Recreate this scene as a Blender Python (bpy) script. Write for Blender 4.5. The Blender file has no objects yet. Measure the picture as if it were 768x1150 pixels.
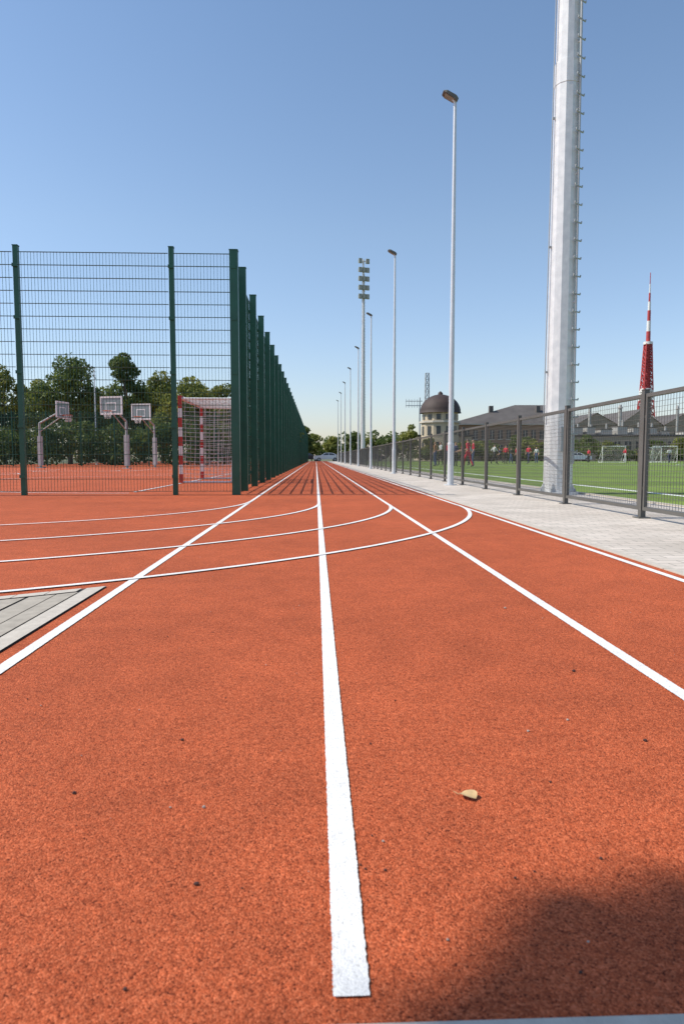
import bpy, math, random
import numpy as np
from mathutils import Vector, Matrix, Quaternion
R = random.Random(11)
NR = np.random.RandomState(5)
scene = bpy.context.scene
COL = scene.collection

# ------------------------------------------------------------------ materials
def newmat(name):
    m = bpy.data.materials.new(name); m.use_nodes = True
    nt = m.node_tree
    return m, nt, nt.nodes['Principled BSDF']

def mat(name, col, rough=0.6, metal=0.0, nscale=6.0, amt=0.15, bump=0.0, bscale=None, col2=None):
    m, nt, b = newmat(name)
    N, L = nt.nodes, nt.links
    tc = N.new('ShaderNodeTexCoord')
    no = N.new('ShaderNodeTexNoise'); no.inputs['Scale'].default_value = nscale; no.inputs['Detail'].default_value = 5
    L.new(tc.outputs['Object'], no.inputs['Vector'])
    mx = N.new('ShaderNodeMix'); mx.data_type = 'RGBA'
    c2 = col2 or tuple(c * (1 - amt * 2) for c in col)
    mx.inputs['A'].default_value = (*[min(1, c * (1 + amt)) for c in col], 1)
    mx.inputs['B'].default_value = (*c2, 1)
    L.new(no.outputs['Fac'], mx.inputs['Factor'])
    L.new(mx.outputs['Result'], b.inputs['Base Color'])
    b.inputs['Roughness'].default_value = rough
    b.inputs['Metallic'].default_value = metal
    if bump:
        n2 = N.new('ShaderNodeTexNoise'); n2.inputs['Scale'].default_value = bscale or nscale * 8
        L.new(tc.outputs['Object'], n2.inputs['Vector'])
        bp = N.new('ShaderNodeBump'); bp.inputs['Strength'].default_value = 0.6; bp.inputs['Distance'].default_value = bump
        L.new(n2.outputs['Fac'], bp.inputs['Height']); L.new(bp.outputs['Normal'], b.inputs['Normal'])
    return m

def ramp(N, stops):
    r = N.new('ShaderNodeValToRGB'); cr = r.color_ramp
    while len(cr.elements) < len(stops): cr.elements.new(0.5)
    for e, (p, c) in zip(cr.elements, stops):
        e.position = p; e.color = (*c, 1)
    return r

def granule_mat(name, stops, patch=0.12, gscale=380, bump=0.0016, pores=0.0):
    m, nt, b = newmat(name); N, L = nt.nodes, nt.links
    tc = N.new('ShaderNodeTexCoord')
    vo = N.new('ShaderNodeTexVoronoi'); vo.inputs['Scale'].default_value = gscale
    L.new(tc.outputs['Object'], vo.inputs['Vector'])
    sep = N.new('ShaderNodeSeparateColor'); L.new(vo.outputs['Color'], sep.inputs[0])
    r = ramp(N, stops); L.new(sep.outputs[0], r.inputs[0])
    prev = r.outputs[0]
    for sc, am in ((0.9, patch), (7.0, patch * 0.8), (70.0, patch * 1.6)):
        no = N.new('ShaderNodeTexNoise'); no.inputs['Scale'].default_value = sc; no.inputs['Detail'].default_value = 3
        L.new(tc.outputs['Object'], no.inputs['Vector'])
        mr = N.new('ShaderNodeMapRange'); mr.inputs['From Min'].default_value = .3; mr.inputs['From Max'].default_value = .7
        mr.inputs['To Min'].default_value = 1 - am; mr.inputs['To Max'].default_value = 1 + am
        L.new(no.outputs['Fac'], mr.inputs['Value'])
        mx = N.new('ShaderNodeMix'); mx.data_type = 'RGBA'; mx.blend_type = 'MULTIPLY'; mx.inputs['Factor'].default_value = 1
        L.new(prev, mx.inputs['A']); L.new(mr.outputs[0], mx.inputs['B'])
        prev = mx.outputs['Result']
    if pores:
        # open pores between clumps of granules
        pn = N.new('ShaderNodeTexNoise'); pn.inputs['Scale'].default_value = 210; pn.inputs['Detail'].default_value = 2
        L.new(tc.outputs['Object'], pn.inputs['Vector'])
        pr = ramp(N, [(.30, (1-pores, 1-pores*1.1, 1-pores*1.1)), (.42, (1, 1, 1))]); L.new(pn.outputs['Fac'], pr.inputs[0])
        mx = N.new('ShaderNodeMix'); mx.data_type = 'RGBA'; mx.blend_type = 'MULTIPLY'; mx.inputs['Factor'].default_value = 1
        L.new(prev, mx.inputs['A']); L.new(pr.outputs[0], mx.inputs['B']); prev = mx.outputs['Result']
    L.new(prev, b.inputs['Base Color'])
    b.inputs['Roughness'].default_value = .88
    b.inputs['Specular IOR Level'].default_value = .2
    n3 = N.new('ShaderNodeTexNoise'); n3.inputs['Scale'].default_value = 130; n3.inputs['Detail'].default_value = 4
    L.new(tc.outputs['Object'], n3.inputs['Vector'])
    ad = N.new('ShaderNodeMath'); ad.operation = 'MULTIPLY_ADD'; ad.inputs[1].default_value = 1.6
    L.new(n3.outputs['Fac'], ad.inputs[0])
    inv = N.new('ShaderNodeMath'); inv.operation = 'SUBTRACT'; inv.inputs[0].default_value = 1
    L.new(vo.outputs['Distance'], inv.inputs[1]); L.new(inv.outputs[0], ad.inputs[2])
    bp = N.new('ShaderNodeBump'); bp.inputs['Strength'].default_value = .75; bp.inputs['Distance'].default_value = bump
    L.new(ad.outputs[0], bp.inputs['Height']); L.new(bp.outputs['Normal'], b.inputs['Normal'])
    return m

M_track = granule_mat('red_rubber', [(0.0, (.14, .024, .008)), (.12, (.34, .066, .022)), (.6, (.465, .098, .034)), (1.0, (.60, .155, .064))], bump=.0022, pores=.45)
M_white = granule_mat('white_line_paint', [(0.0, (.58, .56, .52)), (.15, (.72, .70, .67)), (1.0, (.80, .785, .755))], patch=.05, bump=.0008, pores=.10)
M_kerb = mat('kerb_concrete', (.56, .50, .42), .85, nscale=25, amt=.15, bump=.002, bscale=220)
M_slat = mat('slab_grey', (.42, .37, .30), .85, nscale=18, amt=.2, bump=.002, bscale=150)
M_dark = mat('dark_slot', (.06, .055, .05), .8)
M_asphalt = mat('asphalt', (.06, .06, .06), .9, nscale=3, amt=.2)
M_green = mat('green_powder_coat', (.012, .100, .060), .40, nscale=3, amt=.2)
M_anth = mat('anthracite_coat', (.115, .108, .098), .45, nscale=5, amt=.15)
M_galv = mat('galvanised_steel', (.66, .68, .70), .45, .25, nscale=3, amt=.12, col2=(.50, .52, .55))
M_galvd = mat('galvanised_mast', (.78, .77, .75), .42, .2, nscale=9, amt=.08, col2=(.50, .51, .52))
M_lamp = mat('lamp_housing', (.13, .12, .10), .5)
M_glass = mat('lamp_glass', (.32, .33, .30), .2)
M_flood = mat('floodlight_housing', (.30, .30, .22), .45, .3)
M_red = mat('red_paint', (.50, .03, .02), .5, nscale=5)
M_wht = mat('white_gloss', (.80, .80, .78), .45, amt=.05)
M_net = mat('net_cord', (.78, .78, .76), .8, amt=.05)
M_rim = mat('orange_rim', (.6, .12, .02), .5)
M_board = mat('backboard', (.24, .30, .30), .3, amt=.06)
M_grey = mat('grey_steel', (.40, .42, .43), .5)
M_bark = mat('bark', (.10, .07, .05), .9, nscale=8, amt=.3, bump=.02)
M_wallc = mat('cream_render', (.55, .45, .32), .85, nscale=.6, amt=.12)
M_brick = mat('brown_brick', (.33, .215, .145), .9, nscale=.7, amt=.2)
M_roof = mat('dark_roof', (.12, .105, .095), .75, nscale=.5, amt=.25)
M_dome = mat('brown_dome', (.055, .034, .028), .7, nscale=1.2, amt=.25)
M_win = mat('window_glass', (.03, .04, .05), .15)
M_grwall = mat('ochre_panel', (.36, .30, .225), .85, nscale=.4, amt=.2)
M_lgr = mat('light_metal', (.42, .41, .38), .5, nscale=.8, amt=.2)
M_tred = mat('tower_red', (.46, .05, .05), .6, nscale=.3)
M_twht = mat('tower_white', (.72, .70, .68), .6, nscale=.3, amt=.05)
M_soil = mat('dry_grass_ground', (.14, .15, .07), .95, nscale=.15, amt=.25, col2=(.10, .10, .05))
M_leafdry = mat('dry_leaf', (.62, .42, .20), .7, nscale=90, amt=.25)
M_peb = mat('pebble', (.50, .42, .35), .8, nscale=60, amt=.3)
M_pebd = mat('dark_pebble', (.09, .04, .03), .9, nscale=60, amt=.3)
M_tyre = mat('tyre', (.02, .02, .02), .85)
M_silver = mat('silver_car_paint', (.55, .57, .60), .3, .4, amt=.03)
M_black = mat('black_car_paint', (.02, .022, .028), .25, amt=.03)
M_carw = mat('white_car_paint', (.75, .75, .75), .3, amt=.03)

def turf_mat():
    m, nt, b = newmat('artificial_turf'); N, L = nt.nodes, nt.links
    tc = N.new('ShaderNodeTexCoord')
    n1 = N.new('ShaderNodeTexNoise'); n1.inputs['Scale'].default_value = 45; n1.inputs['Detail'].default_value = 4
    n2 = N.new('ShaderNodeTexNoise'); n2.inputs['Scale'].default_value = .35; n2.inputs['Detail'].default_value = 5
    L.new(tc.outputs['Object'], n1.inputs['Vector']); L.new(tc.outputs['Object'], n2.inputs['Vector'])
    r = ramp(N, [(.3, (.085, .14, .022)), (.7, (.24, .335, .075))]); L.new(n1.outputs['Fac'], r.inputs[0])
    r2 = ramp(N, [(.3, (.75, .78, .8)), (.7, (1.2, 1.12, 1))]); L.new(n2.outputs['Fac'], r2.inputs[0])
    mx = N.new('ShaderNodeMix'); mx.data_type = 'RGBA'; mx.blend_type = 'MULTIPLY'; mx.inputs['Factor'].default_value = 1
    L.new(r.outputs[0], mx.inputs['A']); L.new(r2.outputs[0], mx.inputs['B'])
    wv = N.new('ShaderNodeTexWave'); wv.bands_direction = 'Y'; wv.inputs['Scale'].default_value = .06; wv.inputs['Distortion'].default_value = .3
    L.new(tc.outputs['Object'], wv.inputs['Vector'])
    r3 = ramp(N, [(.45, (.88, .88, .88)), (.55, (1.06, 1.06, 1.06))]); L.new(wv.outputs['Fac'], r3.inputs[0])
    m3 = N.new('ShaderNodeMix'); m3.data_type = 'RGBA'; m3.blend_type = 'MULTIPLY'; m3.inputs['Factor'].default_value = 1
    L.new(mx.outputs['Result'], m3.inputs['A']); L.new(r3.outputs[0], m3.inputs['B'])
    L.new(m3.outputs['Result'], b.inputs['Base Color']); b.inputs['Roughness'].default_value = .85
    b.inputs['Specular IOR Level'].default_value = .2
    bp = N.new('ShaderNodeBump'); bp.inputs['Strength'].default_value = .6; bp.inputs['Distance'].default_value = .02
    L.new(n1.outputs['Fac'], bp.inputs['Height']); L.new(bp.outputs['Normal'], b.inputs['Normal'])
    return m
M_turf = turf_mat()

def paver_mat():
    m, nt, b = newmat('concrete_pavers'); N, L = nt.nodes, nt.links
    tc = N.new('ShaderNodeTexCoord')
    br = N.new('ShaderNodeTexBrick'); br.inputs['Scale'].default_value = 1
    br.inputs['Brick Width'].default_value = .2; br.inputs['Row Height'].default_value = .1
    br.inputs['Mortar Size'].default_value = .004; br.inputs['Mortar Smooth'].default_value = .3
    br.inputs['Color1'].default_value = (.66, .58, .50, 1); br.inputs['Color2'].default_value = (.54, .48, .41, 1)
    br.inputs['Mortar'].default_value = (.25, .22, .18, 1)
    L.new(tc.outputs['Object'], br.inputs['Vector'])
    n2 = N.new('ShaderNodeTexNoise'); n2.inputs['Scale'].default_value = 1.2; n2.inputs['Detail'].default_value = 5
    L.new(tc.outputs['Object'], n2.inputs['Vector'])
    r2 = ramp(N, [(.3, (.82, .80, .78)), (.7, (1.06, 1.06, 1.06))]); L.new(n2.outputs['Fac'], r2.inputs[0])
    mx = N.new('ShaderNodeMix'); mx.data_type = 'RGBA'; mx.blend_type = 'MULTIPLY'; mx.inputs['Factor'].default_value = 1
    L.new(br.outputs['Color'], mx.inputs['A']); L.new(r2.outputs[0], mx.inputs['B'])
    L.new(mx.outputs['Result'], b.inputs['Base Color']); b.inputs['Roughness'].default_value = .85
    bp = N.new('ShaderNodeBump'); bp.inputs['Strength'].default_value = .5; bp.inputs['Distance'].default_value = .003; bp.invert = True
    L.new(br.outputs['Fac'], bp.inputs['Height']); L.new(bp.outputs['Normal'], b.inputs['Normal'])
    return m
M_paver = paver_mat()

def leaf_mat(name, stops):
    m, nt, b = newmat(name); N, L = nt.nodes, nt.links
    ge = N.new('ShaderNodeNewGeometry'); tc = N.new('ShaderNodeTexCoord')
    no = N.new('ShaderNodeTexNoise'); no.inputs['Scale'].default_value = .45; no.inputs['Detail'].default_value = 2
    L.new(tc.outputs['Object'], no.inputs['Vector'])
    ma = N.new('ShaderNodeMath'); ma.operation = 'MULTIPLY_ADD'; ma.inputs[1].default_value = .55
    L.new(ge.outputs['Random Per Island'], ma.inputs[0])
    mb = N.new('ShaderNodeMath'); mb.operation = 'MULTIPLY_ADD'; mb.inputs[1].default_value = 1.2; mb.inputs[2].default_value = -.38
    L.new(no.outputs['Fac'], mb.inputs[0]); L.new(mb.outputs[0], ma.inputs[2])
    r = ramp(N, stops); L.new(ma.outputs[0], r.inputs[0])
    L.new(r.outputs[0], b.inputs['Base Color']); b.inputs['Roughness'].default_value = .6
    b.inputs['Specular IOR Level'].default_value = .3
    tr = N.new('ShaderNodeBsdfTranslucent'); L.new(r.outputs[0], tr.inputs[0])
    ms = N.new('ShaderNodeMixShader'); ms.inputs[0].default_value = .4
    out = [n for n in N if n.type == 'OUTPUT_MATERIAL'][0]
    L.new(b.outputs[0], ms.inputs[1]); L.new(tr.outputs[0], ms.inputs[2]); L.new(ms.outputs[0], out.inputs[0])
    return m
M_leaf1 = leaf_mat('leaves_dark', [(0, (.045, .070, .020)), (.5, (.11, .15, .036)), (1, (.21, .25, .06))])
M_leaf2 = leaf_mat('leaves_light', [(0, (.08, .105, .022)), (.5, (.21, .235, .05)), (1, (.38, .35, .09))])

# ------------------------------------------------------------------ mesh builder
class MB:
    def __init__(s): s.v = []; s.f = []; s.m = []; s.s = []
    def add(s, vs, fs, mt=0, sm=False):
        o = len(s.v); s.v += [tuple(v) for v in vs]
        for f in fs: s.f.append(tuple(i + o for i in f)); s.m.append(mt); s.s.append(sm)
    def box(s, x0, x1, y0, y1, z0, z1, mt=0):
        vs = [(x0,y0,z0),(x1,y0,z0),(x1,y1,z0),(x0,y1,z0),(x0,y0,z1),(x1,y0,z1),(x1,y1,z1),(x0,y1,z1)]
        s.add(vs, [(3,2,1,0),(4,5,6,7),(0,1,5,4),(1,2,6,5),(2,3,7,6),(3,0,4,7)], mt)
    def bx(s, cx, cy, cz, sx, sy, sz, mt=0):
        s.box(cx-sx/2, cx+sx/2, cy-sy/2, cy+sy/2, cz-sz/2, cz+sz/2, mt)
    def rect(s, x0, x1, y0, y1, z, mt=0):
        s.add([(x0,y0,z),(x1,y0,z),(x1,y1,z),(x0,y1,z)], [(0,1,2,3)], mt)
    def tube(s, p0, p1, r0, r1=None, n=8, mt=0, cap=True, sm=True, ph=0):
        r1 = r0 if r1 is None else r1
        p0 = Vector(p0); p1 = Vector(p1); d = (p1 - p0)
        if d.length < 1e-6: return
        d.normalize()
        a = d.orthogonal() if abs(d.z) < .999 else Vector((1, 0, 0)); a.normalize()
        if abs(d.z) < .999:
            a = Vector((0, 0, 1)).cross(d).normalized()
        b = d.cross(a)
        vs = []
        for p, r in ((p0, r0), (p1, r1)):
            for i in range(n):
                t = 2 * math.pi * i / n + ph; vs.append(p + (a * math.cos(t) + b * math.sin(t)) * r)
        fs = [(i, (i+1) % n, n + (i+1) % n, n + i) for i in range(n)]
        s.add(vs, fs, mt, sm)
        if cap: s.add(vs, [tuple(range(n))[::-1], tuple(range(n, 2*n))], mt)
    def lathe(s, prof, c=(0,0,0), n=24, mt=0, sm=True):
        vs = []
        for r, z in prof:
            for i in range(n):
                t = 2*math.pi*i/n; vs.append((c[0]+r*math.cos(t), c[1]+r*math.sin(t), c[2]+z))
        fs = []
        for k in range(len(prof)-1):
            for i in range(n):
                fs.append((k*n+i, k*n+(i+1) % n, (k+1)*n+(i+1) % n, (k+1)*n+i))
        s.add(vs, fs, mt, sm)
    def obj(s, name, mats, loc=(0,0,0), rz=0):
        me = bpy.data.meshes.new(name); me.from_pydata(s.v, [], s.f)
        for m in mats: me.materials.append(m)
        me.polygons.foreach_set('material_index', s.m); me.polygons.foreach_set('use_smooth', s.s)
        me.update()
        ob = bpy.data.objects.new(name, me); ob.location = loc; ob.rotation_euler = (0, 0, rz)
        COL.objects.link(ob); return ob

def inst(ob, loc, rz=0, sc=1):
    o = bpy.data.objects.new(ob.name.split('.')[0], ob.data); o.location = loc; o.rotation_euler = (0, 0, rz)
    o.scale = (sc, sc, sc); COL.objects.link(o); return o

# ------------------------------------------------------------------ ground
g = MB(); g.rect(-900, 1100, -300, 1900, -.03); g.obj('ground', [M_soil])
t = MB(); t.rect(-26, 1.865, .681, 112, 0); t.obj('running_track', [M_track])
p = MB(); p.rect(-12, 8, -12, .575, -.004); p.obj('concrete_pavement', [M_paver])
k = MB(); k.box(-12, 1.86, .58, .679, -.1, .003); k.obj('track_end_kerb', [M_kerb])
k = MB()
y = .6
while y < 112:
    k.box(1.868, 1.925, y, min(y + .994, 112), -.1, .006); y += 1.0
k.obj('edge_kerb', [M_kerb])
p = MB(); p.rect(1.928, 4.40, .6, 112, .0); p.obj('paved_footpath', [M_paver])
k = MB(); k.box(4.402, 4.48, .6, 112, -.1, .02); k.obj('pitch_kerb', [M_kerb])
p = MB(); p.rect(4.484, 75, -5, 112, .003)
p.obj('football_pitch', [M_turf])
p = MB(); p.box(5.65, 5.75, -5, 108, .0, .007); p.box(5.75, 72, 51.9, 52.0, 0, .007)
for i in range(60):
    a0 = 2*math.pi*i/60; a1 = 2*math.pi*(i+1)/60
    p.add([(38+9*math.cos(a0), 52+9*math.sin(a0), .011), (38+9.12*math.cos(a0), 52+9.12*math.sin(a0), .011),
           (38+9.12*math.cos(a1), 52+9.12*math.sin(a1), .011), (38+9*math.cos(a1), 52+9*math.sin(a1), .011)], [(0,1,2,3)])
p.obj('pitch_markings', [M_wht])
p = MB(); p.rect(-120, 140, 113, 126, -.02); p.obj('asphalt_road', [M_asphalt])

def line_y(mb, x, y0, y1, w, z):
    ys = []; y = y0
    while y < y1:
        ys.append(y); y += .0035 if y < 2.2 else (.01 if y < 5 else (.3 if y < 12 else 5))
    ys.append(y1)
    vs = []
    for y in ys:
        j = .0009 if y < 5 else 0
        vs.append((x - w/2 + R.uniform(-j, j), y, z)); vs.append((x + w/2 + R.uniform(-j, j), y, z))
    mb.add(vs, [(2*i, 2*i+1, 2*i+3, 2*i+2) for i in range(len(ys)-1)])
lm = MB()
W = .041
LX = (-.895, .038, .925, 1.785)
line_y(lm, LX[0], .69, 111, W, .003)
line_y(lm, LX[1], .717, 111, W, .003)
line_y(lm, LX[2], .69, 111, W, .003)
line_y(lm, LX[3], .69, 111, .042, .003)
CX = -4.6
for x, cy in zip(LX, (9.4, 9.0, 8.75, 8.6)):
    r = x - CX; n = 160; vs = []
    for i in range(n+1):
        a = -math.pi/2 * i / n
        for rr in (r - W/2, r + W/2):
            q = rr + R.uniform(-.001, .001)
            vs.append((CX + q*math.cos(a), cy + q*math.sin(a), .006))
    for xx in (-11,):
        vs += [(xx, cy - r + W/2, .006), (xx, cy - r - W/2, .006)]
    n2 = len(vs)//2
    lm.add(vs, [(2*i, 2*i+1, 2*i+3, 2*i+2) for i in range(n2-1)])
lm.obj('track_lane_markings', [M_white])

# slabbed corner on the left, outside the bend
sl = MB(); RO = 6.51; RC = 8.6
def arcY(x, r): return RC - math.sqrt(max(r*r - (x - CX)**2, .01))
def strip(x0, x1, r, ybot, z, mt, h=.1):
    n = 10
    top = [(x0 + (x1-x0)*i/n, arcY(x0 + (x1-x0)*i/n, r)) for i in range(n+1)]
    for i in range(n):
        (xa, ya), (xb, yb) = top[i], top[i+1]
        sl.add([(xa, ybot, z), (xb, ybot, z), (xb, yb, z), (xa, ya, z)], [(0,1,2,3)], mt)
strip(-4.6, -.972, RO, .75, .003, 1)
strip(-1.045, -.975, RO + .01, .76, .007, 0)
n = 30
for i in range(n):
    xa = -4.5 + (3.44)*i/n; xb = -4.5 + 3.44*(i+1)/n - .004
    sl.add([(xa, arcY(xa, RO+.075), .009), (xb, arcY(xb, RO+.075), .009), (xb, arcY(xb, RO+.01), .009), (xa, arcY(xa, RO+.01), .009)], [(0,1,2,3)], 0)
x = -1.053; q = 0
while x > -3.6:
    w = (.075, .09, .085, .11)[q % 4]
    strip(x - w, x, RO + .085, .76, .007, 2)
    x -= w + (.014 if q % 4 == 1 else .005); q += 1
sl.obj('drainage_slabs', [M_kerb, M_dark, M_slat])

# court markings
cm = MB()
def arc(cx, cy, r, a0, a1, w, z=.004, n=48):
    vs = []
    for i in range(n+1):
        a = a0 + (a1-a0)*i/n
        for rr in (r-w/2, r+w/2): vs.append((cx+rr*math.cos(a), cy+rr*math.sin(a), z))
    cm.add(vs, [(2*i, 2*i+1, 2*i+3, 2*i+2) for i in range(n)])
arc(-3.15, 17.7, 6, math.pi*.5, math.pi*1.5, .05)
cm.rect(-3.17, -3.12, 12, 36, .008)
cm.rect(-23, -3.17, 12.3, 12.35, .004); cm.rect(-23, -3.17, 25, 25.05, .012); cm.rect(-23, -3.2, 36, 36.05, .004)
arc(-10.6, 31, 1.8, 0, 2*math.pi, .05, .008); arc(-13, 25, 2.2, 0, 2*math.pi, .05, .016)
cm.rect(-12.9, -12.85, 30.5, 36, .012); cm.rect(-8.3, -8.25, 30.5, 36, .012); arc(-10.6, 37, 6.7, math.pi, 2*math.pi, .05, .02)
cm.obj('court_markings', [M_wht])

# debris
def blob(mb, x, y, s, mt):
    vs = []; n = 6
    for k2, (zz, rr) in enumerate(((.0, .9), (.45, 1.0), (.85, .55))):
        for i in range(n):
            a = 2*math.pi*i/n + k2*.3; q = s*rr*R.uniform(.75, 1.2)
            vs.append((x+q*math.cos(a), y+q*math.sin(a)*.75, .001+zz*s))
    fs = [(kk*n+i, kk*n+(i+1) % n, (kk+1)*n+(i+1) % n, (kk+1)*n+i) for kk in range(2) for i in range(n)] + [tuple(range(12, 18))]
    mb.add(vs, fs, mt)
db = MB()
for (gx, gy, s, mt) in [(.463,1.446,.0035,0),(.573,1.507,.0035,0),(.751,2.67,.006,0),(-.194,1.142,.0035,0),(.695,1.386,.005,1),(-.170,.928,.004,1),
    (-.286,1.427,.004,1),(-.434,1.201,.004,1),(.721,1.86,.006,1),(.431,1.21,.003,1),(.424,.968,.003,1),(-.217,.738,.003,1),(.306,.744,.0025,1),(.103,1.026,.0025,0)]:
    blob(db, gx, gy, s, mt)
for i in range(170):
    Y = R.uniform(.75, 6); blob(db, R.uniform(-.8, 1.7)*min(1.0, Y*.6), Y, R.uniform(.001, .0026), R.choice([0, 1, 1]))
db.obj('grit', [M_peb, M_pebd])
lf = MB(); n = 12; vs = [(0, 0, .006)]
for i in range(n):
    a = 2*math.pi*i/n; rx = .018*(1 - .15*math.cos(2*a)) * R.uniform(.85, 1.1); ry = .0135*R.uniform(.85, 1.1)
    vs.append((rx*math.cos(a), ry*math.sin(a), .003 + .007*abs(math.sin(a*1.0+.6))))
lf.add(vs, [(0, 1+i, 1+(i+1) % n) for i in range(n)], 0, True)
lf.tube((-.017, 0, .004), (-.028, .004, .006), .0007, n=5)
lf.obj('fallen_leaf', [M_leafdry], (.268, 1.16, 0), -.35)

# ------------------------------------------------------------------ fences
def mesh_panel(mb, p0, p1, z0, z1, sv, sh, wv, wh, dbl=True, mt=0):
    p0 = Vector((*p0, 0)); p1 = Vector((*p1, 0)); L = (p1-p0).length; d = (p1-p0)/L; nrm = Vector((-d.y, d.x, 0))
    def prism(a, b, w, h, up):
        s1 = (b-a).normalized().cross(up).normalized()*w/2; u = up.normalized()*h/2
        vs = [a+s1+u, a-s1+u, a-s1-u, a+s1-u, b+s1+u, b-s1+u, b-s1-u, b+s1-u]
        mb.add(vs, [(0,1,5,4),(1,2,6,5),(2,3,7,6),(3,0,4,7)], mt)
    nv = int(L/sv)
    for i in range(1, nv):
        q = p0 + d*(L*i/nv); prism(q+Vector((0,0,z0)), q+Vector((0,0,z1)), wv, wv, nrm)
    nh = int(round((z1-z0)/sh))
    for j in range(nh+1):
        z = z0 + (z1-z0-.001)*j/nh + .0005
        offs = (-wh*.95, wh*.95) if dbl else (wh,)
        for o in offs:
            prism(p0+nrm*o+Vector((0,0,z)), p1+nrm*o+Vector((0,0,z)), wh, wh, Vector((0,0,1)))

def post(mb, x, y, sx, sy, h, mt=0):
    mb.bx(x, y, h/2, sx, sy, h, mt); mb.bx(x, y, h+.008, sx+.012, sy+.012, .014, mt)

FX, FY = -1.29, 11.2
f = MB(); xs = [FX, -2.27, -4.68, -7.1, -9.5, -11.9, -14.3, -16.7, -19.1, -21.5, -24]
post(f, FX, FY, .13, .12, 3.86)
for x in xs[1:]: post(f, x, FY, .075, .075, 3.90)
for a, b in zip(xs[:-1], xs[1:]): mesh_panel(f, (a-.045, FY-.05), (b+.045, FY-.05), .06, 3.80, .05, .2, .0045, .008)
for x in xs:
    for z in (.3, 1.1, 1.95, 2.8, 3.6): f.bx(x, FY-.058, z, .085, .03, .05)
f.obj('green_mesh_fence', [M_green])
f = MB(); ys = [FY+.2, 12.45]; y = 14.5
while y < 110: ys.append(y); y += 2.1
for y in ys[1:]: post(f, FX, y, .13, .08, 3.93)
for a, b in zip(ys[:-1], ys[1:]): mesh_panel(f, (FX-.08, a), (FX-.08, b), .06, 3.80, .05, .2, .006, .009)
for y in ys[1:]:
    for z in (.3, 1.1, 1.95, 2.8, 3.6): f.bx(FX-.085, y, z, .04, .1, .05)
f.obj('green_mesh_fence', [M_green])
f = MB(); x = -24
while x < FX-.2: post(f, x, 50, .08, .08, 3.93); x += 2.4
mesh_panel(f, (-24, 50), (FX-.1, 50), .06, 3.84, .05, .2, .009, .012)
y = 13.6
while y < 50: post(f, -24, y, .08, .08, 3.93); y += 2.4
mesh_panel(f, (-24, FY+.2), (-24, 49.9), .06, 3.84, .05, .2, .007, .01)
f.obj('green_mesh_fence', [M_green])

f = MB(); RX = 3.24; yy = [6.7 - 2.1*3 + 2.1*i for i in range(52)]
for y in yy:
    f.bx(RX, y, .63, .05, .062, 1.26); f.bx(RX, y, 1.265, .056, .068, .01); f.bx(RX, y, .006, .12, .14, .012)
for a, b in zip(yy[:-1], yy[1:]):
    a += .045; b -= .045
    f.box(RX-.018, RX+.018, a, b, 1.19, 1.225); f.box(RX-.018, RX+.018, a, b, .08, .115)
    f.box(RX-.0175, RX+.0175, a, a+.03, .115, 1.19); f.box(RX-.0175, RX+.0175, b-.03, b, .115, 1.19)
    for z in (.3, 1.0):
        f.bx(RX, a-.01, z, .03, .03, .03); f.bx(RX, b+.01, z, .03, .03, .03)
    mesh_panel(f, (RX, a+.03), (RX, b-.03), .12, 1.185, .05, .05, .003, .003, dbl=False)
f.obj('steel_mesh_fence', [M_anth])

# ------------------------------------------------------------------ lamp posts
lp = MB()
lp.tube((0,0,0), (0,0,.9), .07, .068, 16); lp.tube((0,0,.9), (0,0,7.95), .06, .033, 16)
lp.tube((0,0,0), (0,0,.02), .14, .14, 16); lp.tube((0,0,.88), (0,0,.93), .072, .066, 16)
lp.bx(0, -.07, .6, .06, .01, .3)
lp.tube((0,0,7.9), (0,0,8.04), .034, .032, 10)
lp.tube((0,0,8.02), (-.05,0,8.10), .03, .03, 10)
c = Vector((-.09, 0, 8.13)); ax = Vector((-.86, 0, .48)).normalized(); up = Vector((.48, 0, .86)).normalized(); sd = Vector((0,1,0))
vs = []
for (u, w, h0, h1) in ((-.16, .07, -.03, .03), (-.09, .10, -.035, .055), (.12, .12, -.03, .04), (.19, .09, -.02, .01)):
    for a2, hh in ((-w, h0), (w, h0), (w*.8, h1), (-w*.8, h1)): vs.append(c + ax*u + sd*a2 + up*hh)
fs = [(0,3,2,1), (12,13,14,15)]
for kk in range(3):
    for i in range(4): fs.append((kk*4+i, kk*4+(i+1) % 4, kk*4+4+(i+1) % 4, kk*4+4+i))
lp.add(vs, fs, 1)
vs2 = [c + ax*u + sd*a2 - up*.037 for u, a2 in ((-.08,-.08),(-.08,.08),(.13,.09),(.13,-.09))]
lp.add(vs2, [(0,1,2,3)], 2)
lpo = lp.obj('lamp_post', [M_galv, M_lamp, M_glass], (2.93, 14.9, 0))
for i in range(1, 8): inst(lpo, (2.93, 14.9 + 10.95*i, 0))

# ------------------------------------------------------------------ floodlight masts
fm = MB(); H = 20
segs = [(0, .235), (6.8, .195), (6.81, .185), (13.5, .14), (13.51, .13), (H, .085)]
for (z0, r0), (z1, r1) in zip(segs[:-1], segs[1:]): fm.tube((0,0,z0), (0,0,z1), r0, r1, 12, 0, cap=False, sm=False)
fm.tube((0,0,6.5), (0,0,6.85), .203, .2, 12, 0, sm=False)
fm.tube((0,0,0), (0,0,.035), .34, .34, 24, 0)
for i in range(8):
    a = i*math.pi/4; fm.tube((.29*math.cos(a), .29*math.sin(a), .035), (.29*math.cos(a), .29*math.sin(a), .09), .018, n=6, mt=3)
    fm.add([(.23*math.cos(a), .23*math.sin(a), .035), (.32*math.cos(a), .32*math.sin(a), .035), (.23*math.cos(a), .23*math.sin(a), .2)], [(0,1,2)], 0)
def mr(z): return .235 + (.085-.235)*z/H
ca, sa = math.cos(-1.05), math.sin(-1.05)
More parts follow.
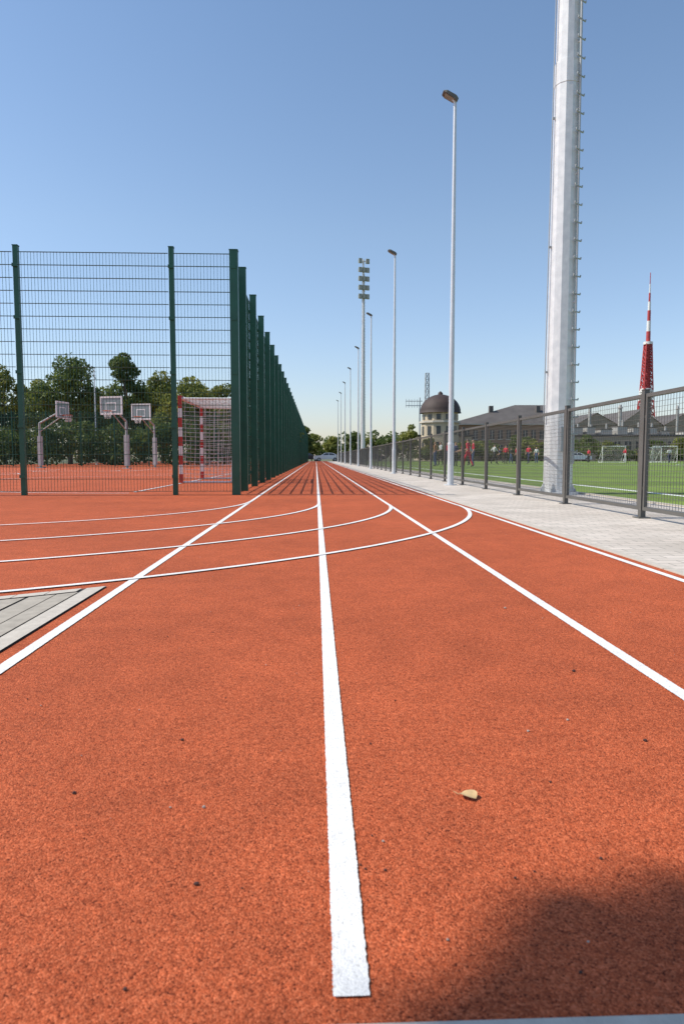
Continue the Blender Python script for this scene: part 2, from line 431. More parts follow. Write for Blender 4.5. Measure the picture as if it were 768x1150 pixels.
def onm(z, out, side):
    r = mr(z)+out; return (r*ca - side*sa, r*sa + side*ca, z)
fm.tube(onm(.5, .045, 0), onm(18.6, .045, 0), .020, n=6, mt=3)
fm.tube(onm(.5, .012, .06), onm(18.6, .012, .06), .010, n=6, mt=1)
z = .7
while z < 18.5:
    fm.tube(onm(z, .05, -.085), onm(z, .05, .10), .011, n=6, mt=3)
    for s_ in (-.085, .10): fm.tube(onm(z, .05, s_), onm(z+.03, .055, s_), .010, n=6, mt=3)
    z += .28
for zz in range(1, 19):
    fm.tube(onm(zz+.1, -.03, 0), onm(zz+.1, .05, 0), .012, n=6, mt=0)
for zz in range(2, 19, 2):
    r = mr(zz); fm.bx(-r-.02, 0, zz, .06, .03, .03, 3)
fm.tube((-mr(1)-.045, 0, 1.2), (-mr(18.5)-.045, 0, 18.5), .009, n=6, mt=3)
fm.bx(-.02, -.235, .9, .12, .02, .4, 3)
for r_i in range(5):
    zz = 16.4 + r_i*.85
    fm.tube((-.55, -.12, zz), (.55, -.12, zz), .03, n=8, mt=3)
    for xx in (-.38, .0, .38) if r_i < 4 else (-.38, .38):
        fm.bx(xx, -.20, zz+.02, .33, .16, .46, 1)
        fm.add([(xx-.13, -.283, zz-.13), (xx+.13, -.283, zz-.13), (xx+.13, -.283, zz+.17), (xx-.13, -.283, zz+.17)], [(0,1,2,3)], 2)
        fm.bx(xx, .02, zz+.02, .24, .14, .3, 1)
fmo = fm.obj('floodlight_mast', [M_galvd, M_flood, M_glass, M_grey], (4.02, 11.3, 0), .12)
inst(fmo, (4.7, 69, 0), .3)

# ------------------------------------------------------------------ handball goal
hg = MB(); GX, G0, G1, GH = -3.15, 16.2, 19.2, 2.0
def striped(p0, p1, w, n):
    p0 = Vector(p0); p1 = Vector(p1)
    for i in range(n):
        a = p0.lerp(p1, i/n); b = p0.lerp(p1, (i+1)/n); lo = [min(a[j], b[j]) for j in range(3)]; hi = [max(a[j], b[j]) for j in range(3)]
        for j in range(3):
            if hi[j]-lo[j] < 1e-4: lo[j] -= w/2; hi[j] += w/2
        hg.box(lo[0], hi[0], lo[1], hi[1], lo[2], hi[2], i % 2)
striped((GX, G0, 0), (GX, G0, GH-.04), .08, 9); striped((GX, G1, 0), (GX, G1, GH-.04), .08, 9)
striped((GX, G0-.04, GH), (GX, G1+.04, GH), .08, 13)
BX = -1.98
for yy_ in (G0, G1):
    hg.tube((GX+.04, yy_, GH-.03), (BX+.1, yy_, GH-.03), .022, n=8, mt=1)
    hg.tube((BX+.1, yy_, GH-.03), (BX, yy_, .03), .022, n=8, mt=1)
    hg.tube((GX+.04, yy_, .03), (BX, yy_, .03), .022, n=8, mt=1)
hg.tube((BX, G0, .03), (BX, G1, .03), .02, n=8, mt=1); hg.tube((BX+.1, G0, GH-.03), (BX+.1, G1, GH-.03), .02, n=8, mt=1)
def netpatch(a, b, c2, d, nu, nv):
    a, b, c2, d = map(Vector, (a, b, c2, d)); r = .0055
    for i in range(nu+1):
        u = i/nu; p0 = a.lerp(b, u); p1 = d.lerp(c2, u); prev = p0
        for q in range(1, 6):
            t2 = q/5; cur = p0.lerp(p1, t2) + Vector((R.uniform(-.01,.01), R.uniform(-.01,.01), -.02*math.sin(t2*3.14))); hg.tube(prev, cur, r, n=3, mt=2, cap=False); prev = cur
    for i in range(nv+1):
        v = i/nv; p0 = a.lerp(d, v); p1 = b.lerp(c2, v); prev = p0
        for q in range(1, 6):
            t2 = q/5; cur = p0.lerp(p1, t2) + Vector((0, 0, -.03*math.sin(t2*3.14))); hg.tube(prev, cur, r, n=3, mt=2, cap=False); prev = cur
netpatch((GX,G0,.05), (BX,G0,.05), (BX+.1,G0,GH-.03), (GX,G0,GH-.03), 11, 20)
netpatch((GX,G1,.05), (BX,G1,.05), (BX+.1,G1,GH-.03), (GX,G1,GH-.03), 11, 20)
netpatch((BX,G0,.05), (BX,G1,.05), (BX+.1,G1,GH-.03), (BX+.1,G0,GH-.03), 30, 20)
netpatch((GX,G0,GH-.03), (GX,G1,GH-.03), (BX+.1,G1,GH-.03), (BX+.1,G0,GH-.03), 30, 9)
hg.obj('handball_goal', [M_red, M_wht, M_net])

# ------------------------------------------------------------------ basketball hoops (board faces -Y)
bh = MB()
bh.tube((0, 1.5, 0), (0, 1.5, 2.6), .07, .06, 12, 0); bh.tube((0, 1.5, 2.6), (0, .06, 3.3), .055, .045, 10, 0)
bh.tube((0, 1.5, 2.1), (0, .1, 2.95), .03, n=8, mt=0); bh.bx(0, 1.5, .02, .4, .4, .04, 0); bh.bx(0, 1.5, 1.0, .22, .2, 1.7, 0)
bh.box(-.6, .6, 0, .03, 2.9, 3.8, 1)
for a in ((-.64, .64, 3.75, 3.83), (-.64, .64, 2.87, 2.95)): bh.box(a[0], a[1], -.022, .04, a[2], a[3], 2)
for a in (-.64, .57): bh.box(a, a+.07, -.02, .038, 2.95, 3.75, 2)
for a in ((-.3, .3, 3.06, 3.11), (-.3, .3, 3.46, 3.51), (-.3, -.25, 3.11, 3.46), (.25, .3, 3.11, 3.46)): bh.box(a[0], a[1], -.006, .0, a[2], a[3], 2)
for i in range(20):
    a0 = 2*math.pi*i/20; a1 = 2*math.pi*(i+1)/20
    bh.tube((.225*math.cos(a0), -.36+.225*math.sin(a0), 3.05), (.225*math.cos(a1), -.36+.225*math.sin(a1), 3.05), .014, n=6, mt=3, cap=False)
    if i % 2 == 0:
        for s_ in (1, -1):
            a2 = a0 + s_*.3
            bh.tube((.225*math.cos(a0), -.36+.225*math.sin(a0), 3.04), (.14*math.cos(a2), -.36+.14*math.sin(a2), 2.65), .007, n=4, mt=4, cap=False)
bh.tube((0, -.13, 3.05), (0, 0, 3.05), .04, n=8, mt=3)
bho = bh.obj('basketball_hoop', [M_grey, M_board, M_wht, M_rim, M_net], (-10.8, 37, 0), -.25)
inst(bho, (-10.5, 42, 0), -.3); inst(bho, (-14.6, 40.5, 0), 1.35); inst(bho, (-21.8, 44, 0), 1.5)

# ------------------------------------------------------------------ foliage
def leafcloud(centers, radii, n, size, zsq=.8):
    k = NR.randint(0, len(centers), n); c = np.array(centers)[k]; r = np.array(radii)[k][:, None]
    d = NR.normal(size=(n, 3)); d /= np.linalg.norm(d, axis=1)[:, None]
    rad = NR.uniform(.35, 1.0, (n, 1))**.5
    p = c + d*r*rad*np.array([1, 1, zsq])
    a = NR.normal(size=(n, 3)) + d*.4; a /= np.linalg.norm(a, axis=1)[:, None]
    b = np.cross(a, NR.normal(size=(n, 3))); b /= np.linalg.norm(b, axis=1)[:, None]
    cc = np.cross(a, b); s = size*NR.uniform(.6, 1.3, (n, 1))
    V = np.stack([p-b*s*.6, p-cc*s*.35, p+b*s*.6, p+cc*s*.35], 1).reshape(-1, 3)
    return V
def foliage_obj(name, V, mats, wood=None, lm_=1):
    nv = len(V); nq = nv//4
    wv = wood.v if wood else []; wf = wood.f if wood else []
    me = bpy.data.meshes.new(name)
    F = (np.arange(nv).reshape(-1, 4) + len(wv)).tolist()
    me.from_pydata(list(wv) + V.tolist(), [], list(wf) + F)
    for m in mats: me.materials.append(m)
    me.polygons.foreach_set('material_index', [0]*len(wf) + [lm_]*nq); me.update()
    o = bpy.data.objects.new(name, me); COL.objects.link(o); return o
def tree(name, x, y, h, cr, th, leaf, n=5000, size=.32, clumps=26, tall=1.0, sq=.8):
    w = MB(); cs = []; rs = []
    ch = (h - th)/2; cz = th + ch
    for i in range(clumps):
        while True:
            d = Vector((R.uniform(-1, 1), R.uniform(-1, 1), R.uniform(-1, 1)))
            if d.length < 1: break
        taper = 1 - .35*max(0, d.z)*tall
        rr = cr*R.uniform(.22, .40)
        cs.append((x + d.x*cr*.82*taper, y + d.y*cr*.82*taper, cz + d.z*(ch - rr*.7))); rs.append(rr)
    p = Vector((x, y, -.05)); r = h*.022
    for i in range(6):
        q = Vector((x + R.uniform(-.15, .15), y + R.uniform(-.15, .15), (h*.8)*(i+1)/6)); w.tube(p, q, r, r*.82, 8, 0, cap=False); p = q; r *= .82
    for c3 in cs[:14]:
        z0 = R.uniform(th*.8, cz); w.tube((x, y, z0), c3, h*.009, h*.003, 5, 0, cap=False)
    return foliage_obj(name, leafcloud(cs, rs, n, size, sq), [M_bark, leaf], w)
def px(xp, Y): return (xp-355)*Y/770
def ht(yp, Y): return .6 + (514-yp)*Y/770
TL = [(14, 66, 405, 3.0, M_leaf2), (84, 64, 400, 3.9, M_leaf1), (147, 70, 393, 2.5, M_leaf1), (185, 74, 418, 2.8, M_leaf2),
      (222, 66, 422, 3.0, M_leaf2), (254, 78, 428, 3.0, M_leaf2), (200, 60, 440, 2.4, M_leaf2), (52, 74, 424, 3.2, M_leaf2), (118, 76, 434, 3.4, M_leaf2), (165, 78, 432, 3.2, M_leaf2),
      (285, 82, 424, 3.0, M_leaf1), (-40, 66, 410, 4.0, M_leaf1), (305, 95, 440, 3.2, M_leaf2), (238, 84, 440, 3.0, M_leaf1)]
for xp, Y, yp, cr, lf_ in TL:
    tree('added_shade_tree', px(xp, Y), Y, ht(yp, Y), cr, 1.2, lf_, 8000, .27, 38)
for xp, Y, yp, cr, lf_ in [(350, 130, 481, 2.6, M_leaf2), (341, 122, 476, 2.4, M_leaf1), (374, 138, 488, 2.2, M_leaf2), (397, 135, 485, 2.6, M_leaf1), (413, 140, 487, 2.4, M_leaf2),
      (458, 125, 475, 2.5, M_leaf2), (440, 140, 488, 2.6, M_leaf1), (530, 120, 490, 3.0, M_leaf2), (480, 128, 491, 2.2, M_leaf2), (545, 124, 491, 3.0, M_leaf1),
      (660, 130, 487, 3.5, M_leaf1), (600, 128, 490, 3.0, M_leaf2), (585, 134, 486, 3.0, M_leaf1), (690, 136, 493, 3.0, M_leaf2), (740, 132, 493, 3.2, M_leaf1), (640, 136, 489, 3, M_leaf1), (775, 128, 488, 3.5, M_leaf2)]:
    tree('added_shade_tree', px(xp, Y), Y, ht(yp, Y), cr, .8, lf_, 2600, .36, 20)
cs = []; rs = []; x = -34
while x < -1.5:
    for q in range(3): cs.append((x+R.uniform(-.4,.4), 55+R.uniform(-.7,.7), R.uniform(.4, 3.0))); rs.append(R.uniform(.6, 1.0))
    x += .5
foliage_obj('hedge', leafcloud(cs, rs, 22000, .24), [M_leaf1], None, 0)
cs = []; rs = []
for i in range(520):
    X = R.uniform(-150, 260); Y = 255 + R.uniform(-12, 12)
    cs.append((X, Y, R.uniform(1, 6.5 + 2.5*math.sin(X*.07)))); rs.append(R.uniform(1.5, 3.2))
foliage_obj('distant_treeline', leafcloud(cs, rs, 42000, .9), [M_leaf1], None, 0)
cs = []; rs = []
for i in range(300):
    X = R.uniform(16, 100); cs.append((X, 116+R.uniform(-1, 1), R.uniform(.3, 2.0 + math.sin(X*.3)*.6))); rs.append(R.uniform(.7, 1.2))
foliage_obj('hedge', leafcloud(cs, rs, 18000, .4), [M_leaf1], None, 0)

# ------------------------------------------------------------------ buildings
def windows(mb, x0, x1, y, z0, z1, nx, nz, fw=.55, fh=.6, mt=2, fr=3):
    for i in range(nx):
        for j in range(nz):
            cx = x0 + (x1-x0)*(i+.5)/nx; cz = z0 + (z1-z0)*(j+.5)/nz; w = (x1-x0)/nx*fw/2; h = (z1-z0)/nz*fh/2
            mb.box(cx-w, cx+w, y-.05, y+.2, cz-h, cz+h, mt)
            mb.box(cx-w-.12, cx+w+.12, y-.14, y-.003, cz-h-.2, cz-h-.02, fr); mb.box(cx-.05, cx+.05, y-.1, y-.052, cz-h, cz+h, fr)
b = MB(); BY = 142; RXc = px(494, BY)
b.lathe([(3.9, 0), (3.9, 7.9), (3.9, 8.0)], (RXc, BY, 0), 12, 0, False)
b.lathe([(4.3, 0), (4.3, .35), (3.9, .4)], (RXc, BY, 7.7), 12, 3, False)
b.lathe([(3.7, 8.1), (3.7, 9.9)], (RXc, BY, 0), 12, 0, False)
prof = [(4.35, 9.75)] + [(4.2*math.cos(a), 9.9 + 3.7*math.sin(a)) for a in [i*math.pi/2/10 for i in range(11)]]
b.lathe(prof, (RXc, BY, 0), 24, 1)
b.lathe([(.5, 13.4), (.5, 13.9), (.02, 14.3)], (RXc, BY, 0), 10, 1)
for i in range(12):
    a = 2*math.pi*(i+.5)/12
    for z0, z1, rr in ((8.35, 9.4, 3.62), (5.2, 7.0, 3.80), (1.6, 3.8, 3.80)):
        c_ = Vector((RXc+rr*math.cos(a), BY+rr*math.sin(a), 0)); tg = Vector((-math.sin(a), math.cos(a), 0))*.42; nn = Vector((math.cos(a), math.sin(a), 0))*.06
        vs = [c_-tg+nn+Vector((0,0,z0)), c_+tg+nn+Vector((0,0,z0)), c_+tg+nn+Vector((0,0,z1)), c_-tg+nn+Vector((0,0,z1))]
        vs += [v - nn*3 for v in vs]
        b.add(vs, [(0,1,2,3),(0,4,5,1),(1,5,6,2),(2,6,7,3),(3,7,4,0)], 2)
b.obj('domed_rotunda_building', [M_wallc, M_dome, M_win, M_kerb])
b = MB(); y0, y1 = 158, 176; x0, x1 = px(508, 158), px(645, 158); ez = 8.4; rz = 13.4
b.box(x0, x1, y0, y1, 0, ez, 0)
o = .6; ym = (y0+y1)/2
vs = [(x0-o,y0-o,ez),(x1+o,y0-o,ez),(x1+o,y1+o,ez),(x0-o,y1+o,ez),(x0+17,ym,rz),(x1-3,ym,rz)]
b.add(vs, [(0,1,5,4),(1,2,5),(2,3,4,5),(3,0,4)], 1); b.box(x0-o, x1+o, y0-o, y1+o, ez-.25, ez-.01, 3)
windows(b, x0+.5, x1-.5, y0, .8, ez-.8, 14, 2)
for xx in (.35, .75): b.box(x0+(x1-x0)*xx, x0+(x1-x0)*xx+.9, ym-4, ym-2.8, 10, 12.9, 1)
b.obj('brick_hall_building', [M_brick, M_roof, M_win, M_kerb])
b = MB(); y0 = 150; x0, x1 = px(470, 150), px(530, 150)
b.box(x0, x1, y0, y0+7, 0, 5.2, 0); b.box(x0-.3, x1+.3, y0-.3, y0+7.3, 5.21, 5.6, 1); windows(b, x0+.4, x1-.4, y0, .6, 4.8, 6, 1)
b.obj('low_annex_building', [M_wallc, M_roof, M_win, M_kerb])
b = MB(); y0 = 190; x0, x1 = px(646, y0), px(850, y0)
b.box(x0, x1, y0, y0+24, 0, 9.6, 0)
nx = 4; wdt = (x1-x0)/nx
for i in range(nx):
    a = x0+i*wdt; bb = a+wdt; y2 = y0+24; pk = 13 + (i % 2)
    b.add([(a,y0-.3,9.61),(bb,y0-.3,9.61),((a+bb)/2,y0-.3,pk),(a,y2,9.61),(bb,y2,9.61),((a+bb)/2,y2,pk)], [(0,1,2),(3,5,4)], 0)
    b.add([(a-.2,y0-.6,9.5),((a+bb)/2,y0-.6,pk+.1),((a+bb)/2,y2+.4,pk+.1),(a-.2,y2+.4,9.5),(bb+.2,y0-.6,9.5),(bb+.2,y2+.4,9.5)], [(0,1,2,3),(1,4,5,2)], 1)
windows(b, x0+.5, x1-.5, y0, 1, 8.8, 18, 2)
for i in range(7):
    xx = x0 + (x1-x0)*(i+.3+R.uniform(0,.4))/7; hh = R.uniform(12.5, 16.5); rr = R.uniform(.3, .6); yy_ = y0-3-R.uniform(0, 3)
    b.tube((xx, yy_, 0), (xx, yy_, hh-1), rr, rr, 12, 4); b.tube((xx, yy_, hh-1), (xx, yy_, hh), rr*1.4, rr*.5, 12, 4)
b.obj('industrial_works_building', [M_grwall, M_roof, M_win, M_kerb, M_lgr])
b = MB(); x0, x1 = px(640, 150), px(840, 150)
b.box(x0, x1, 150, 156, 0, 5.6, 0)
for i in range(11):
    xx = x0+(x1-x0)*(i+.5+R.uniform(-.2,.2))/11; w_ = R.uniform(.7, 1.5); hh = 5.6 + R.uniform(.6, 2.0)
    b.box(xx-w_, xx+w_, 151, 154, 5.6, hh, 4); b.tube((xx+.4, 152, hh), (xx+.4, 152, hh+R.uniform(.6, 1.6)), .25, .25, 10, 4)
    b.box(xx-w_-.1, xx+w_+.1, 150.9, 154.1, hh+.002, hh+.15, 1)
b.box(x0-.2, x1+.2, 149.8, 149.99, 5.3, 5.7, 1); windows(b, x0, x1, 150, .8, 5.0, 16, 1)
b.obj('transformer_building', [M_grwall, M_roof, M_win, M_kerb, M_lgr])
def lattice(mb, c, h, w0, w1, n, r, mt=lambda i: 0):
    for i in range(n):
        za = h*i/n; zb = h*(i+1)/n; wa = w0+(w1-w0)*i/n; wb = w0+(w1-w0)*(i+1)/n
        A = [Vector((c[0]+sx*wa/2, c[1]+sy*wa/2, c[2]+za)) for sx, sy in ((-1,-1),(1,-1),(1,1),(-1,1))]
        B = [Vector((c[0]+sx*wb/2, c[1]+sy*wb/2, c[2]+zb)) for sx, sy in ((-1,-1),(1,-1),(1,1),(-1,1))]
        for j in range(4):
            mb.tube(A[j], B[j], r, n=5, mt=mt(i), cap=False); mb.tube(A[j], B[(j+1) % 4], r*.6, n=4, mt=mt(i), cap=False)
            mb.tube(A[(j+1) % 4], B[j], r*.6, n=4, mt=mt(i), cap=False); mb.tube(B[j], B[(j+1) % 4], r*.6, n=4, mt=mt(i), cap=False)
b = MB(); lattice(b, (px(479, 165), 165, 0), ht(420, 165), 1.3, .8, 14, .07)
b.obj('radio_mast', [M_grey])
b = MB(); Y = 160; X = px(471, Y); b.tube((X, Y, 0), (X, Y, ht(447, Y)), .2, .12, 8)
for zz in (ht(451, Y), ht(456, Y)):
    b.tube((X-3.3, Y, zz), (X+.6, Y, zz), .09, n=6)
    for q in range(6): b.tube((X-3.2+q*.65, Y, zz-.5), (X-3.2+q*.65, Y, zz+.5), .05, n=5)
b.obj('aerial_antenna', [M_grey])
b = MB(); TY = 400; TX = px(728, TY)
zs = [0, 14, 22, 34, 40, 52, 58, 67]; ws_ = [11, 8.6, 7.6, 6.0, 5.3, 4.3, 3.9, 3.2]
for i in range(len(zs)-1):
    h_ = zs[i+1]-zs[i]; mt_ = 1 if i == 3 else 0
    lattice(b, (TX, TY, zs[i]), h_, ws_[i], ws_[i+1], 3, .42, lambda q, m_=mt_: m_)
    b.tube((TX, TY, zs[i]), (TX, TY, zs[i+1]), ws_[i]*.44, ws_[i+1]*.44, 10, mt_)
b.tube((TX, TY, 66.5), (TX, TY, 68), 2.6, 2.6, 12, 1); b.tube((TX, TY, 39), (TX, TY, 41), 3.4, 3.4, 12, 1)
z = 68; i = 0
for z1, r in ((74, 1.25), (80, 1.15), (86, .95), (91, .8), (96, .55), (101, .4), (107.5, .22)):
    b.tube((TX, TY, z), (TX, TY, z1), r, r*.95, 10, i % 2 if i < 6 else 0); z = z1; i += 1
b.obj('television_tower', [M_tred, M_twht])
for xp, Y, yp in ((113, 58, 415), (6, 56, 381)):
    s_ = ht(yp, Y)/8.15; inst(lpo, (px(xp, Y), Y, 0), 0, s_)

# ------------------------------------------------------------------ small football goals
fg = MB()
for xx in (-1.5, 1.5):
    fg.tube((xx, 0, 0), (xx, 0, 2), .05, n=8); fg.tube((xx, 0, 1.97), (xx, 1.0, .03), .025, n=8); fg.tube((xx, 0, .03), (xx, 1.0, .03), .025, n=8)
fg.tube((-1.55, 0, 2), (1.55, 0, 2), .05, n=8); fg.tube((-1.5, 1, .03), (1.5, 1, .03), .025, n=8)
for i in range(25):
    xx = -1.5+3*i/24; fg.tube((xx, .02, 1.96), (xx, 1.0, .05), .005, n=3, mt=1, cap=False)
for i in range(14):
    t_ = i/13; fg.tube((-1.5, t_, 1.96-1.9*t_), (1.5, t_, 1.96-1.9*t_), .005, n=3, mt=1, cap=False)
fgo = fg.obj('football_goal', [M_wht, M_net], (px(693, 84), 84, 0), .1)
inst(fgo, (px(752, 84), 84, 0), -.1); inst(fgo, (px(740, 95), 95, 0), .5)

# ------------------------------------------------------------------ cars
def car(paint, loc, rz):
    root = bpy.data.objects.new('parked_car', None); COL.objects.link(root); root.location = loc; root.rotation_euler = (0, 0, rz)
    prof = [(-2.15,.35),(-2.2,.6),(-2.1,.88),(-1.55,.98),(-1.0,1.02),(-.35,1.42),(.35,1.47),(1.05,1.40),(1.75,1.02),(2.1,.95),(2.18,.6),(2.1,.33)]
    def hw(x, z): return .88 if z < 1.0 else .88 - (z-1.0)*.45
    m = MB(); n = len(prof)
    vs = [(x, -hw(x, z), z) for x, z in prof] + [(x, hw(x, z), z) for x, z in prof]
    m.add(vs, [(i, (i+1) % n, n+(i+1) % n, n+i) for i in range(n)])
    for off, s in ((0, 1), (n, -1)):
        low = [off+i for i in (0,1,2,3,4,8,9,10,11)]; top = [off+i for i in (4,5,6,7,8)]
        m.add(vs, [tuple(low[::s])]); m.add(vs, [tuple(top[::s])])
    body = m.obj('body', [paint])
    gl = MB()
    for sgn in (-1, 1):
        def P(x, z, e=.008): return (x, sgn*(hw(x, z)+e), z)
        for poly in ([(-.80,1.06),(-.28,1.37),(.28,1.41),(.28,1.06)], [(.36,1.06),(.36,1.41),(.98,1.35),(1.45,1.06)]):
            gl.add([P(*q) for q in poly], [tuple(range(4))])
    gl.add([(-.98,-.75,1.045),(-.98,.75,1.045),(-.38,.66,1.415),(-.38,-.66,1.415)], [(0,1,2,3)])
    gl.add([(1.70,-.75,1.07),(1.70,.75,1.07),(1.10,.66,1.39),(1.10,-.66,1.39)], [(0,1,2,3)])
    glo = gl.obj('windows', [M_win])
    w = MB()
    for xx in (-1.35, 1.35):
        for yy_ in (-.80, .80):
            w.tube((xx, yy_-.11, .32), (xx, yy_+.11, .32), .32, n=20, mt=0); w.tube((xx, yy_-.12, .32), (xx, yy_+.12, .32), .19, n=12, mt=1)
    wo = w.obj('wheels', [M_tyre, M_lgr])
    l = MB()
    for yy_ in (-.62, .62): l.bx(-2.14, yy_, .75, .14, .34, .14, 0); l.bx(2.13, yy_, .8, .12, .3, .16, 1)
    lo_ = l.obj('lights', [M_wht, M_red])
    for o_ in (body, glo, wo, lo_): o_.parent = root
car(M_silver, (px(367, 117), 117, -.02), 0.05)
car(M_black, (px(346, 119), 119, -.02), math.pi)
car(M_carw, (px(395, 121), 121, -.02), 0)
car(M_black, (px(418, 119), 119, -.02), math.pi)
car(M_carw, (px(651, 114.8), 114.8, -.02), math.pi)

# ------------------------------------------------------------------ people
def person(loc, rz, shirt, trouser, hair, pose=0, sc=1.0):
    st = {0: 0.0, 1: .22, 2: -.10, 3: .32}[pose]
    arm = {0: (.02, -.05), 1: (.10, -.22), 2: (-.05, -.30), 3: (.2, -.2)}[pose]
    V = [(0,0,.95),(0,0,1.10),(0,.005,1.27),(0,.01,1.41),(0,.0,1.50),(0,-.01,1.565),(0,-.015,1.635),(0,-.005,1.70)]
    Rr = [(.125,.10),(.115,.09),(.135,.10),(.125,.09),(.052,.052),(.07,.08),(.078,.095),(.05,.06)]
    E = [(0,1),(1,2),(2,3),(3,4),(4,5),(5,6),(6,7)]
    reg = ['T','S','S','S','K','K','H']
    hands = []
    for sg in (-1, 1):
        ph = st*sg
        b0 = len(V)
        V += [(sg*.09, 0, .90), (sg*.10, -.03-ph*.7, .50), (sg*.10, .03-ph*1.15, .09+abs(min(ph, 0))*.25), (sg*.115, -.11-ph*1.15, .035+abs(min(ph,0))*.2)]
        Rr += [(.088,.09),(.058,.06),(.042,.045),(.04,.028)]
        E += [(0,b0),(b0,b0+1),(b0+1,b0+2),(b0+2,b0+3)]; reg += ['T','T','T','F']
        b1 = len(V); a = arm[0]*sg; fw = arm[1] if (pose != 1 or sg > 0) else -.04
        V += [(sg*.165,.005,1.415), (sg*.225,.03+a,1.14), (sg*.23-sg*.04*(pose == 2),.0+fw+a*.5,.93+abs(fw)*.35), (sg*.23-sg*.05*(pose == 2),-.03+fw*1.25+a*.5,.86+abs(fw)*.5)]
        Rr += [(.06,.058),(.043,.043),(.029,.032),(.022,.04)]
        E += [(3,b1),(b1,b1+1),(b1+1,b1+2),(b1+2,b1+3)]; reg += ['S','S','K','K']
        hands.append((V[b1+3], Vector(V[b1+3])-Vector(V[b1+2]), sg))
    me = bpy.data.meshes.new('sk'); me.from_pydata(V, E, []); ob = bpy.data.objects.new('sk', me); COL.objects.link(ob)
    mo = ob.modifiers.new('s', 'SKIN')
    for i, r in enumerate(Rr): me.skin_vertices[0].data[i].radius = r
    me.skin_vertices[0].data[0].use_root = True
    ss = ob.modifiers.new('ss', 'SUBSURF'); ss.levels = 2; ss.render_levels = 2
    dg = bpy.context.evaluated_depsgraph_get(); dg.update()
    m2 = bpy.data.meshes.new_from_object(ob.evaluated_get(dg)); bpy.data.objects.remove(ob)
    segs_ = [(Vector(V[a_]), Vector(V[b_]), r_) for (a_, b_), r_ in zip(E, reg)]
    idx = {'S': 0, 'T': 1, 'K': 2, 'H': 3, 'F': 4}
    P = MB(); P.v = [tuple(v.co) for v in m2.vertices]
    for poly in m2.polygons:
        c_ = poly.center; best = None
        for a_, b_, r_ in segs_:
            ab = b_-a_; t_ = max(0, min(1, (c_-a_).dot(ab)/ab.length_squared)); dd = (a_+ab*t_-c_).length
            if best is None or dd < best[0]: best = (dd, r_)
        r_ = best[1]
        if c_.z > 1.60 and (c_.y > -.03 or c_.z > 1.69) and abs(c_.x) < .13: r_ = 'H'
        elif c_.z > 1.48 and abs(c_.x) < .13: r_ = 'K' if r_ != 'H' or c_.y < -.03 else 'H'
        P.f.append(tuple(poly.vertices)); P.m.append(idx[r_]); P.s.append(True)
    for sg in (-1, 1):
        P.lathe([(.0,-.009),(.009,0),(.0,.009)], (sg*.03,-.098,1.635), 8, 4); P.tube((sg*.075,.0,1.60), (sg*.078,.0,1.655), .014, .017, 6, 2)
    P.tube((0,-.092,1.645), (0,-.122,1.605), .007, .014, 6, 2); P.tube((-.022,-.094,1.575), (.022,-.094,1.575), .006, n=6, mt=5)
    for hp, hd, sg in hands:
        hd = hd.normalized(); hp = Vector(hp); fw_ = Vector((0, 1, 0))
        for q, L_ in ((-.027, .062), (-.009, .074), (.009, .070), (.026, .054)):
            base = hp + fw_*q; k1 = base + hd*L_*.55; k2 = k1 + (hd + Vector((-sg*.5, 0, 0))).normalized()*L_*.5
            P.tube(base, k1, .0095, .0085, 6, 2); P.tube(k1, k2, .0085, .006, 6, 2)
        tb = hp - hd*.02 + fw_*-.03; P.tube(tb, tb + (hd + fw_*-.9).normalized()*.05, .011, .008, 6, 2)
    bpy.data.meshes.remove(m2)
    o_ = P.obj('standing_person' if pose in (0, 2) else 'walking_person', [shirt, trouser, M_skin, hair, M_shoe, M_lip], loc, rz)
    o_.scale = (sc, sc, sc); return o_
M_skin = mat('skin', (.48, .27, .19), .55, amt=.05); M_shoe = mat('shoe', (.05, .05, .05), .6); M_lip = mat('lips', (.35, .10, .09), .5)
M_hd = mat('dark_hair', (.03, .02, .015), .6); M_hb = mat('blond_hair', (.35, .22, .09), .6)
cR = mat('red_cloth', (.66, .03, .06), .8); cN = mat('navy_cloth', (.02, .03, .09), .8); cW = mat('white_cloth', (.65, .65, .63), .8)
cK = mat('black_cloth', (.02, .02, .02), .8); cB = mat('jeans', (.06, .10, .20), .8); cO = mat('ochre_cloth', (.45, .20, .08), .8)
PP = [(489,48,cO,cB,0),(495,50,cW,cK,2),(503,53,cR,cN,0),(512,46,cN,cK,0),(520,43,cR,cK,2),(526,41,cR,cR,1),(532,45,cR,cB,0),(527,52,cW,cK,2),
      (556,60,cW,cK,3),(569,63,cR,cK,0),(575,66,cK,cB,2),(581,64,cR,cK,0),(595,66,cR,cN,1),(562,70,cN,cK,3),(604,72,cW,cB,0),
      (706,80,cR,cW,1),(722,84,cK,cK,0),(757,76,cW,cN,2),(664,82,cR,cK,0)]
for i, (xp, Y, a_, b_, po) in enumerate(PP):
    person((px(xp, Y), Y, .003), R.uniform(-3.1, 3.1), a_, b_, M_hd if i % 3 else M_hb, po, R.uniform(.92, 1.04))

# unseen tree, added so its crown shades the lower right of the track
tree('added_shade_tree', -5.83, .355, 8.0, .88, 6.1, M_leaf1, 6500, .11, 30)

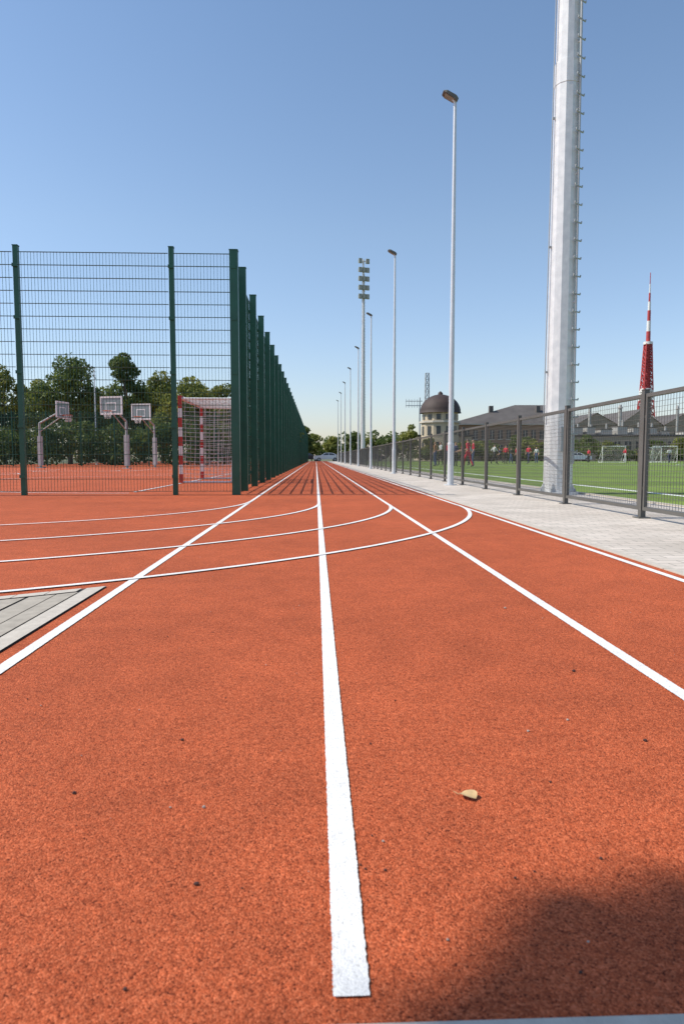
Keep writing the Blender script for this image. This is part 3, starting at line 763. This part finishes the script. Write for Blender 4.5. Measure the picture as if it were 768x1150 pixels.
# ------------------------------------------------------------------ light
el = math.radians(48); az = Vector((-1, .03, 0)).normalized()
sun_dir = Vector((az.x*math.cos(el), az.y*math.cos(el), math.sin(el)))
ld = bpy.data.lights.new('sun', 'SUN'); ld.energy = 4.9; ld.angle = math.radians(.53); ld.color = (1, .945, .85)
lo = bpy.data.objects.new('sun', ld); lo.rotation_euler = sun_dir.to_track_quat('Z', 'Y').to_euler(); COL.objects.link(lo)
w = bpy.data.worlds.new('World'); scene.world = w; w.use_nodes = True
nt = w.node_tree; bg = nt.nodes['Background']; sk = nt.nodes.new('ShaderNodeTexSky'); sk.sky_type = 'NISHITA'; sk.sun_disc = False
sk.sun_elevation = el; sk.sun_rotation = math.atan2(az.x, az.y); sk.air_density = 1.3; sk.dust_density = .5; sk.ozone_density = 2.4
# the low sky is less yellow than the model gives: tint by elevation
tcw = nt.nodes.new('ShaderNodeTexCoord'); sx = nt.nodes.new('ShaderNodeSeparateXYZ'); nt.links.new(tcw.outputs['Generated'], sx.inputs[0])
rw = ramp(nt.nodes, [(0.0, (.84, .87, 1.12)), (.08, (.90, .92, 1.10)), (.30, (1.0, .99, 1.03)), (.6, (.90, .95, 1.0))])
nt.links.new(sx.outputs['Z'], rw.inputs[0])
mw = nt.nodes.new('ShaderNodeMix'); mw.data_type = 'RGBA'; mw.blend_type = 'MULTIPLY'; mw.inputs['Factor'].default_value = 1
nt.links.new(sk.outputs[0], mw.inputs['A']); nt.links.new(rw.outputs[0], mw.inputs['B'])
nt.links.new(mw.outputs['Result'], bg.inputs[0]); bg.inputs[1].default_value = .15

# ------------------------------------------------------------------ camera
cd = bpy.data.cameras.new('camera'); cam = bpy.data.objects.new('camera', cd); COL.objects.link(cam)
cd.sensor_fit = 'VERTICAL'; cd.sensor_height = 36; cd.lens = 24.1; cd.clip_start = .05; cd.clip_end = 4000
cam.location = (0, 0, .6); cam.rotation_euler = (math.radians(90-4.53), 0, math.radians(-2.16))
cd.dof.use_dof = True; cd.dof.focus_distance = 4.0; cd.dof.aperture_fstop = 8
scene.camera = cam
scene.view_settings.view_transform = 'Standard'; scene.view_settings.look = 'None'; scene.view_settings.exposure = 0
